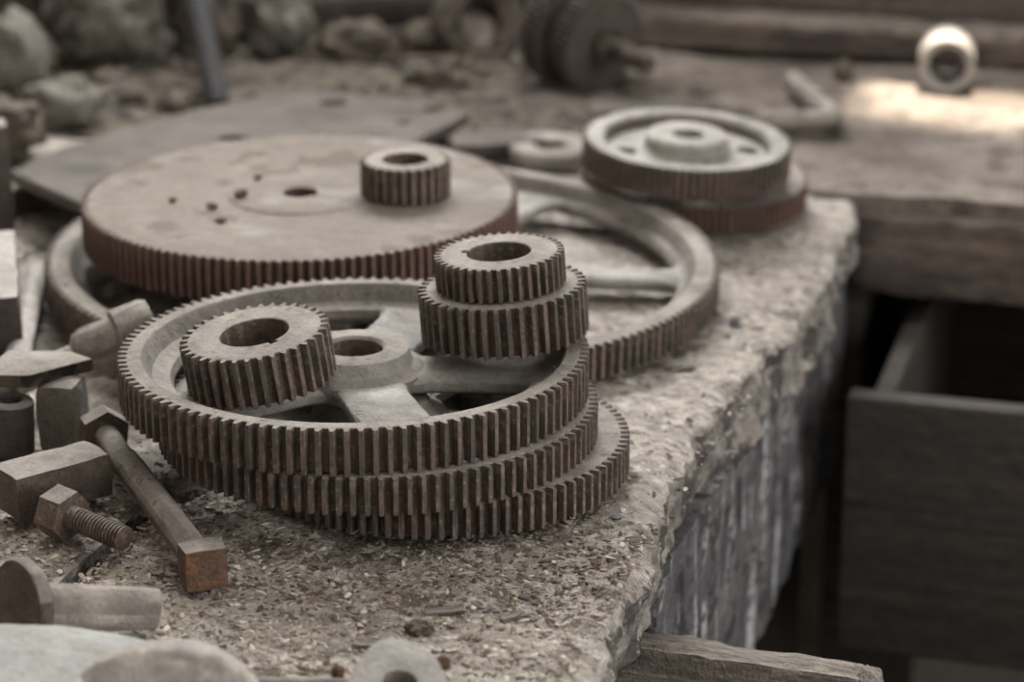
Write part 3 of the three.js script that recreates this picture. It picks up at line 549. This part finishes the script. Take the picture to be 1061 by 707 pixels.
{
  const a = W(-0.135, 0.0075, -1.052), b = W(-0.055, 0.0075, -1.047), m = solo('thin_rod', finish(rod(new THREE.Vector3(), b.clone().sub(a), 0.0045), { dusty: 0.2 }), [M.darkIron, M.dust], 'thin grey rod at the bottom edge running to the pale ring lug', 'rod');
  m.position.copy(a);
}
{
  const s = new THREE.Shape(); s.moveTo(-0.019, -0.03); s.quadraticCurveTo(-0.024, 0.01, -0.012, 0.017); s.quadraticCurveTo(0.0, 0.021, 0.012, 0.011); s.quadraticCurveTo(0.026, -0.004, 0.022, -0.03);
  const h = new THREE.Path(); h.absellipse(0.001, -0.008, 0.0085, 0.0075, 0, Math.PI * 2, true); s.holes.push(h);
  const g = new THREE.ExtrudeGeometry(s, { depth: 0.009, bevelEnabled: true, bevelThickness: 0.002, bevelSize: 0.002, bevelSegments: 3, curveSegments: 16 }).rotateX(-Math.PI / 2);
  const m = solo('ring_lug', finish(g), [M.dustPink, M.dustGrey], 'pale eye-shaped lug with a dark hole at the bottom edge', 'lug');
  m.position.copy(W(-0.052, 0.018, -1.03)); m.rotation.set(deg(18), deg(-14), deg(-4));
}
// ------------------------------------------------------------------ behind the gears
{ // bent bar
  const P = [W(0.2725, 0.015, -2.315), W(0.286, 0.013, -2.24), W(0.2975, 0.011, -2.175), W(0.27, 0.01, -2.168), W(0.222, 0.01, -2.165)], o = P[2].clone();
  const c = new THREE.CurvePath(), v = P.map((q) => q.clone().sub(o));
  const s1 = v[1].clone().lerp(v[2], 0.85), s2 = v[2].clone().lerp(v[3], 0.5);
  c.add(new THREE.LineCurve3(v[0], s1)); c.add(new THREE.QuadraticBezierCurve3(s1, v[2], s2)); c.add(new THREE.LineCurve3(s2, v[4]));
  const m = solo('bent_bar', finish(new THREE.TubeGeometry(c, 40, 0.0105, 16, false), { crease: 60, dusty: 0.1 }), [M.darkIron, M.dust], 'L-shaped bent iron bar behind the far pair of gears', 'bar');
  m.position.copy(o);
}
{
  const g = ringLathe([[0.0185, -0.03], [0.0185, 0.03], [0.0205, 0.032], [0.026, 0.032], [0.0275, 0.03], [0.0275, -0.03], [0.026, -0.032], [0.0205, -0.032]].reverse(), 48).rotateX(Math.PI / 2);
  const m = solo('bushing', finish(g, { crease: 40, dusty: 2 }), [M.paleRing, M.paleRing], 'pale ring-shaped bushing standing on edge in the sunlit strip', 'bushing');
  m.position.copy(W(0.4285, 0.0285, -2.352)); m.rotation.y = deg(-10);
}
{
  const m = solo('timber_batten', finish(blockGeo(1.5, 0.032, 0.075, 0.006, 0.003, 18, 12), { crease: 50 }), [M.wood, M.farTop], 'long low timber batten lying along the foot of the back wall', 'batten');
  m.position.copy(L(0.34, 0.02, -0.545)); m.rotation.y = TURN;
  const b = structure('trim_1', finish(blockGeo(3.4, 0.24, 0.03, 0.004, 0.003, 12, 17), { crease: 50 }), [M.wood, M.wood]);
  b.position.copy(L(-0.1, 0.14, -0.664)); b.rotation.y = TURN;
}
{ // dirt heaped over the bench behind the plate
  const nx = 110, nzz = 60, g = new THREE.PlaneGeometry(0.95, 0.42, nx, nzz).rotateX(-Math.PI / 2), p = g.attributes.position;
  for (let i = 0; i < p.count; i++) {
    const x = p.getX(i), z = p.getZ(i), m = 1 - Math.hypot(x / 0.46, z / 0.2) ** 2;
    p.setY(i, m > -0.02 ? -0.006 + 0.018 * Math.sqrt(Math.max(0, m)) + 0.006 * fb(x * 24, 2, z * 24, 4) * clamp(m * 3, 0, 1) + 0.008 * Math.max(0, fb(x * 11, 8, z * 11, 2)) * clamp(m * 2, 0, 1) : -0.008);
  }
  g.computeVertexNormals();
  const m = solo('dirt_heap', finish(g, { keep: true, dusty: 2 }), [M.stoneBrown, M.stoneBrown], 'brown dirt heaped over the bench behind the holed plate', 'dirt');
  m.userData.kind = 'stuff'; m.position.copy(W(-0.2, 0, -2.33)); m.rotation.y = deg(-9);
}
const stone = (name, label, rx, ry, rz, x, y, z, seed, mat = M.stone, cat = 'stone', group, lump = 0.35, detail = 12) => {
  const m = solo(name, finish(stoneGeo(rx, ry, rz, seed, lump, detail), { crease: 60, dusty: 2 }), [mat, mat], label, cat, group); m.position.copy(W(x, y, z)); return m;
};
stone('stone', 'pale greenish stone lump at the left edge of the rubble', 0.036, 0.05, 0.04, -0.485, 0.038, -2.3, 3, M.stone);
stone('stone', 'grey-brown boulder in the rubble between the pale lump and the pole', 0.06, 0.07, 0.05, -0.405, 0.05, -2.41, 7, M.stone);
stone('stone', 'brown mottled rubble lump just left of the dark pole', 0.042, 0.06, 0.045, -0.318, 0.042, -2.47, 12, M.stoneBrown);
stone('stone', 'pale rubble lump just right of the dark pole', 0.034, 0.05, 0.035, -0.24, 0.04, -2.46, 15, M.stone);
stone('stone', 'dark boulder in the top left corner', 0.08, 0.07, 0.06, -0.56, 0.055, -2.55, 19, M.stoneBrown);
stone('stone', 'low brown lump behind the plate, right of the pole', 0.05, 0.03, 0.04, -0.165, 0.018, -2.44, 22, M.stoneBrown);
stone('stone', 'low brown lump below the slanting pipe', 0.04, 0.022, 0.035, -0.09, 0.014, -2.5, 26, M.stoneBrown);
stone('stone', 'small angular lump left of the leaning iron ring', 0.03, 0.018, 0.025, -0.075, 0.012, -2.32, 29, M.stoneBrown);
stone('stone', 'small dark stone left of the ring bushing', 0.011, 0.012, 0.011, 0.33, 0.012, -2.372, 33, M.stoneBrown, 'stone', undefined, 0.25, 6);
stone('stone', 'grey rubble lump in front of the pale lump at the left edge', 0.04, 0.025, 0.03, -0.42, 0.02, -2.2, 41, M.stone);
stone('stone', 'dark rubble lump beside the far left upright bar', 0.045, 0.03, 0.04, -0.455, 0.024, -2.08, 47, M.stoneBrown);
for (let i = 0; i < 16; i++) {
  const x = rr(-0.42, 0.03), z = rr(-2.42, -2.22), r = rr(0.009, 0.02);
  stone('rubble_clod', 'brown clod of rubble on the dirt behind the holed plate', r * 1.3, r * 0.7, r, x, 0.012, z, 100 + i * 3, M.stoneBrown, 'clod', 'rubble clods on the dirt heap', 0.5, 6).rotation.y = rr(0, 6);
}
{
  const a = W(-0.275, 0.012, -2.222), b = W(-0.43, 0.409, -2.763), m = solo('dark_pole', finish(rod(new THREE.Vector3(), b.clone().sub(a), 0.0115, 0.0115, 28)), [M.blueSteel, M.blueSteel], 'dark blue-grey pole leaning up out of the rubble', 'pole');
  m.position.copy(a);
}
{
  const a = W(-0.33, 0.05, -2.56), b = W(-0.06, 0.06, -2.6), m = solo('iron_pipe', finish(rod(new THREE.Vector3(), b.clone().sub(a), 0.03, 0.03, 40)), [M.darkIron, M.darkIron], 'thick dark pipe lying along the back at the top of the picture', 'pipe');
  m.position.copy(a); m.position.y = BENCH + 0.033;
}
{
  const g = ringLathe([[0.022, -0.015], [0.022, 0.015], [0.026, 0.018], [0.044, 0.018], [0.048, 0.014], [0.048, -0.014], [0.044, -0.018], [0.026, -0.018]].reverse(), 48).rotateX(Math.PI / 2);
  const m = solo('iron_ring', finish(rough(g, 0.002, 30, 3), { crease: 40 }), [M.stoneBrown, M.stoneBrown], 'brown iron ring leaning on edge left of the gear on a shaft', 'ring');
  m.position.copy(W(-0.035, 0.043, -2.45)); m.rotation.x = deg(-28); m.rotation.y = deg(20); m.rotation.order = 'YXZ';
}
{ // gears on a shaft, lying on their rims
  const o = thing('gear_shaft', 'two dark gears on a short shaft lying on edge at the back', 'gear');
  const ax = new THREE.Group(); 
  const A = (g, n, m) => part(n, g, m, o);
  const big = (R, N, h, y0) => { const k = []; for (let i = 0; i < N; i++) k.push(toothGeo(R - 0.005, R, h, N, i % 5).translate(0, y0, 0).rotateY(i * 2 * Math.PI / N)); return join([ringLathe([[0.012, y0], [0.012, y0 + h], [R - 0.005, y0 + h], [R - 0.005, y0]].reverse(), 64), ...k]); };
  const mats = [M.darkIron, M.darkIron];
  A(finish(big(0.052, 44, 0.022, 0.0), { dusty: 2 }), 'front_gear', mats);
  A(finish(big(0.06, 50, 0.03, -0.04), { dusty: 2 }), 'rear_gear', mats);
  A(finish(rough(lathe([[0, -0.06], [0.012, -0.06], [0.012, 0.026], [0.017, 0.028], [0.017, 0.032], [0.0095, 0.034], [0.0095, 0.085], [0.008, 0.088], [0, 0.088]], 32), 0.0004, 60), { dusty: 2 }), 'shaft', [M.stoneBrown, M.stoneBrown]);
  o.position.copy(W(0.076, 0.056, -2.335));
  o.quaternion.setFromUnitVectors(new THREE.Vector3(0, 1, 0), new THREE.Vector3(0.62, -0.17, 0.76).normalize());
}
{
  const m = solo('flat_ring', finish(rough(ringLathe([[0.014, 0], [0.014, 0.01], [0.017, 0.013], [0.033, 0.013], [0.036, 0.01], [0.036, 0]].reverse(), 48), 0.001, 40)), [M.dustGrey, M.dust], 'pale flat ring lying left of the far pair of gears', 'ring');
  m.position.copy(W(0.034, 0.003, -2.07)); m.rotation.x = deg(4);
  const b = solo('flat_strip', finish(blockGeo(0.09, 0.006, 0.06, 0.002, 0.001, 40, 5)), [M.darkIron, M.plateDust], 'grey flat strip of metal behind the far pair of gears', 'strip');
  b.position.copy(W(0.115, 0.006, -2.25)); b.rotation.y = deg(8);
  const c = solo('flat_strip', finish(blockGeo(0.085, 0.014, 0.05, 0.002, 0.001, 40, 7)), [M.darkIron, M.plateDust], 'dark-edged flat bar between the holed plate and the flat ring', 'strip');
  c.position.copy(W(-0.015, 0.01, -2.09)); c.rotation.y = deg(14);
  const d = solo('flat_strip', finish(blockGeo(0.06, 0.012, 0.03, 0.002, 0.001, 40, 9)), [M.darkIron, M.stoneBrown], 'small dark flat piece in front of the leaning iron ring', 'strip');
  d.position.copy(W(-0.02, 0.007, -2.37)); d.rotation.y = deg(10);
}
// the short lip board below the bench edge
{
  const g = blockGeo(0.15, 0.07, 0.024, 0.005, 0.0024, 40, 3); g.translate(0.075, -0.03, 0);
  const m = solo('lip_board', finish(g, { crease: 50, dusty: 0.55 }), [M.woodGrey, M.woodGrey], 'short weathered board with frayed end sticking out below the bench edge', 'board');
  m.position.copy(L(-0.012, -0.084, 0.708)); m.rotation.y = TURN; m.rotation.z = deg(-1);
  part('knot', finish(stoneGeo(0.011, 0.011, 0.014, 5, 0.25, 8).translate(0.15, -0.004, 0), { crease: 60, dusty: 2 }), [M.woodGrey, M.woodGrey], m);
}
// ------------------------------------------------------------------ litter on the bench
const surface = (x, z) => { const dx = x - CX, dz = z - CZ, lx = dx * CS + dz * SN, lz = -dx * SN + dz * CS; return topHeight(lx, lz); };
stone('pebble', 'round brown pebble near the bottom edge, right of the pale lug', 0.0042, 0.0036, 0.004, -0.0345, surface(-0.0345, -1.0885) + 0.0028, -1.0885, 51, M.pebble, 'pebble', undefined, 0.2, 4);
stone('pebble', 'small reddish pebble at the bottom edge, left of the pale lug', 0.0035, 0.003, 0.0035, -0.0859, surface(-0.0859, -1.0794) + 0.002, -1.0794, 53, M.rustOrange, 'pebble', undefined, 0.3, 4);
stone('pebble', 'bluish white pebble beside the rim of the large wheel', 0.004, 0.004, 0.004, 0.158, surface(0.158, -1.63) + 0.003, -1.63, 57, M.bluish, 'pebble', undefined, 0.3, 4);
stone('pebble', 'pale flat stone beside the teeth of the large wheel', 0.011, 0.004, 0.007, 0.113, surface(0.113, -1.535) + 0.002, -1.535, 59, M.dust, 'pebble', undefined, 0.3, 5);
stone('clod', 'dusty clod of dirt in the middle of the foreground', 0.0075, 0.005, 0.006, -0.0475, surface(-0.0475, -1.128) + 0.002, -1.128, 61, M.stoneBrown, 'clod', undefined, 0.4, 6);
stone('clod', 'dark clod lying between the long bolt and the gear stack', 0.012, 0.006, 0.01, -0.193, surface(-0.193, -1.312) + 0.003, -1.312, 67, M.stoneBrown, 'clod', undefined, 0.4, 6);
stone('pebble', 'bluish slate chip near the bench edge, right of the stack', 0.0035, 0.0018, 0.003, 0.0602, surface(0.0602, -1.2756) + 0.001, -1.2756, 71, M.bluish, 'pebble', undefined, 0.4, 3);
for (const [x, z, l, w, a, label] of [[-0.0355, -1.1527, 0.02, 0.006, 12, 'long flat wood sliver in front of the stack, the largest'], [-0.0735, -1.1137, 0.012, 0.006, -15, 'pale leaf-shaped wood chip near the bottom edge'], [0.0, -1.145, 0.013, 0.005, 30, 'pale wood chip right of the long sliver']]) {
  const m = solo('wood_chip', finish(rough(new THREE.BoxGeometry(l, 0.0012, w, 6, 1, 4), 0.0012, 120, l * 300)), [M.woodGrey, M.woodGrey], label, 'chip'); m.position.copy(W(x, surface(x, z) + 0.0022, z)); m.rotation.set(deg(4), deg(a), deg(3));
}
// dirt lying on the solid disc
{
  const spots = [[-0.06, 0.035, 3.4], [-0.05, 0.068, 3.2], [-0.09, 0.02, 2.6], [-0.042, 0.012, 4.6], [-0.034, -0.03, 3.0]];
  spots.forEach(([x, z, s], i) => {
    const m = solo('dirt_crumb', finish(stoneGeo(s * 0.0012, s * 0.0006, s * 0.001, 80 + i, 0.5, 3), { crease: 60, dusty: 2 }), [M.stoneBrown, M.stoneBrown], ['dark crumb of dirt midway between disc gear centre and its left front teeth', 'dark crumb of dirt on the disc gear nearest its front teeth', 'small dark crumb on the disc gear, farthest left', 'largest dark crumb on the disc gear, at the edge of its raised boss', 'dark crumb on the disc gear behind its centre hole'][i], 'crumb');
    const th = deg(1.5); m.position.copy(W(-0.1525 + x, 0.0455 + 0.0302 - z * Math.sin(th) + s * 0.0003 + (Math.hypot(x, z) < 0.05 ? 0.002 : 0), -1.693 + z));
  });
}
// a hair of cobweb hanging under the tower
{
  const P = [[0.024, 0.076, -1.318], [0.03, 0.068, -1.314], [0.024, 0.06, -1.312], [0.015, 0.062, -1.312], [0.012, 0.068, -1.314]].map((v) => W(...v)), o = P[0].clone();
  const m = solo('thread', finish(new THREE.TubeGeometry(new THREE.CatmullRomCurve3(P.map((v) => v.sub(o))), 40, 0.00022, 6, false), { crease: 80, dusty: 2 }), [M.dust, M.dust], 'fine curled thread hanging below the two-gear tower', 'thread'); m.position.copy(o);
}
// flakes and splinters all over the planks: nobody could count them
{
  const s = 1, pos = [], n = 6, ring = []; for (let i = 0; i < n; i++) { const a = i / n * Math.PI * 2; ring.push([Math.cos(a) * (0.75 + 0.3 * hash(i, 3, 5)), Math.sin(a) * (0.4 + 0.2 * hash(i, 7, 5))]); }
  for (let i = 0; i < n; i++) { const [x, z] = ring[i], [u, v] = ring[(i + 1) % n]; pos.push(0, 0.16, 0, u, 0.06, v, x, 0.06, z, x, 0.06, z, u, 0.06, v, x, -0.12, z, u, 0.06, v, u, -0.12, v, x, -0.12, z); }
  const g = new THREE.BufferGeometry(); g.setAttribute('position', new THREE.Float32BufferAttribute(pos, 3)); g.computeVertexNormals();
  const mat = new THREE.MeshStandardMaterial({ color: 0xffffff, roughness: 0.95 });
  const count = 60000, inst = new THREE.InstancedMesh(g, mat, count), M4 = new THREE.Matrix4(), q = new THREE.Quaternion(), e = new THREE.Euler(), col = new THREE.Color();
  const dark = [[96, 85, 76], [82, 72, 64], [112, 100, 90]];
  const pal = [[150, 138, 122], [182, 172, 156], [126, 114, 103], [110, 98, 88], [160, 149, 136], [196, 189, 178]];
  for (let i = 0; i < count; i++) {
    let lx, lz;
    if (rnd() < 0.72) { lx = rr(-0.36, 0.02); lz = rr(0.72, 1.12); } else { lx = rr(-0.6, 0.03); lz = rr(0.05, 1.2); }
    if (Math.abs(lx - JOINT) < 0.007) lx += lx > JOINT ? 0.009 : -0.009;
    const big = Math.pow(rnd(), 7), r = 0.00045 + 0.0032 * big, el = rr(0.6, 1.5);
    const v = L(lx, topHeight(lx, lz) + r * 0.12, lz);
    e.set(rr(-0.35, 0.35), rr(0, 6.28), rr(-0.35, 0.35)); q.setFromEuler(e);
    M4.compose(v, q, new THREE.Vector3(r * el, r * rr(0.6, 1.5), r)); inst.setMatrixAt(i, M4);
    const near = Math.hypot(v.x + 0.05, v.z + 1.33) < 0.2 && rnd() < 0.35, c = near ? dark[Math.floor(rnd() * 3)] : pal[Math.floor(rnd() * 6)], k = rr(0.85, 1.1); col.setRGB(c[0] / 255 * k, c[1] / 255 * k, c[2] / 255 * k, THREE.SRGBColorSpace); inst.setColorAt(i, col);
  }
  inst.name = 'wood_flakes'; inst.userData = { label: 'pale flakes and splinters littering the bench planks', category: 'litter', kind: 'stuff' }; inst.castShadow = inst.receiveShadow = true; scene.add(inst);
}

renderer.render(scene, camera);
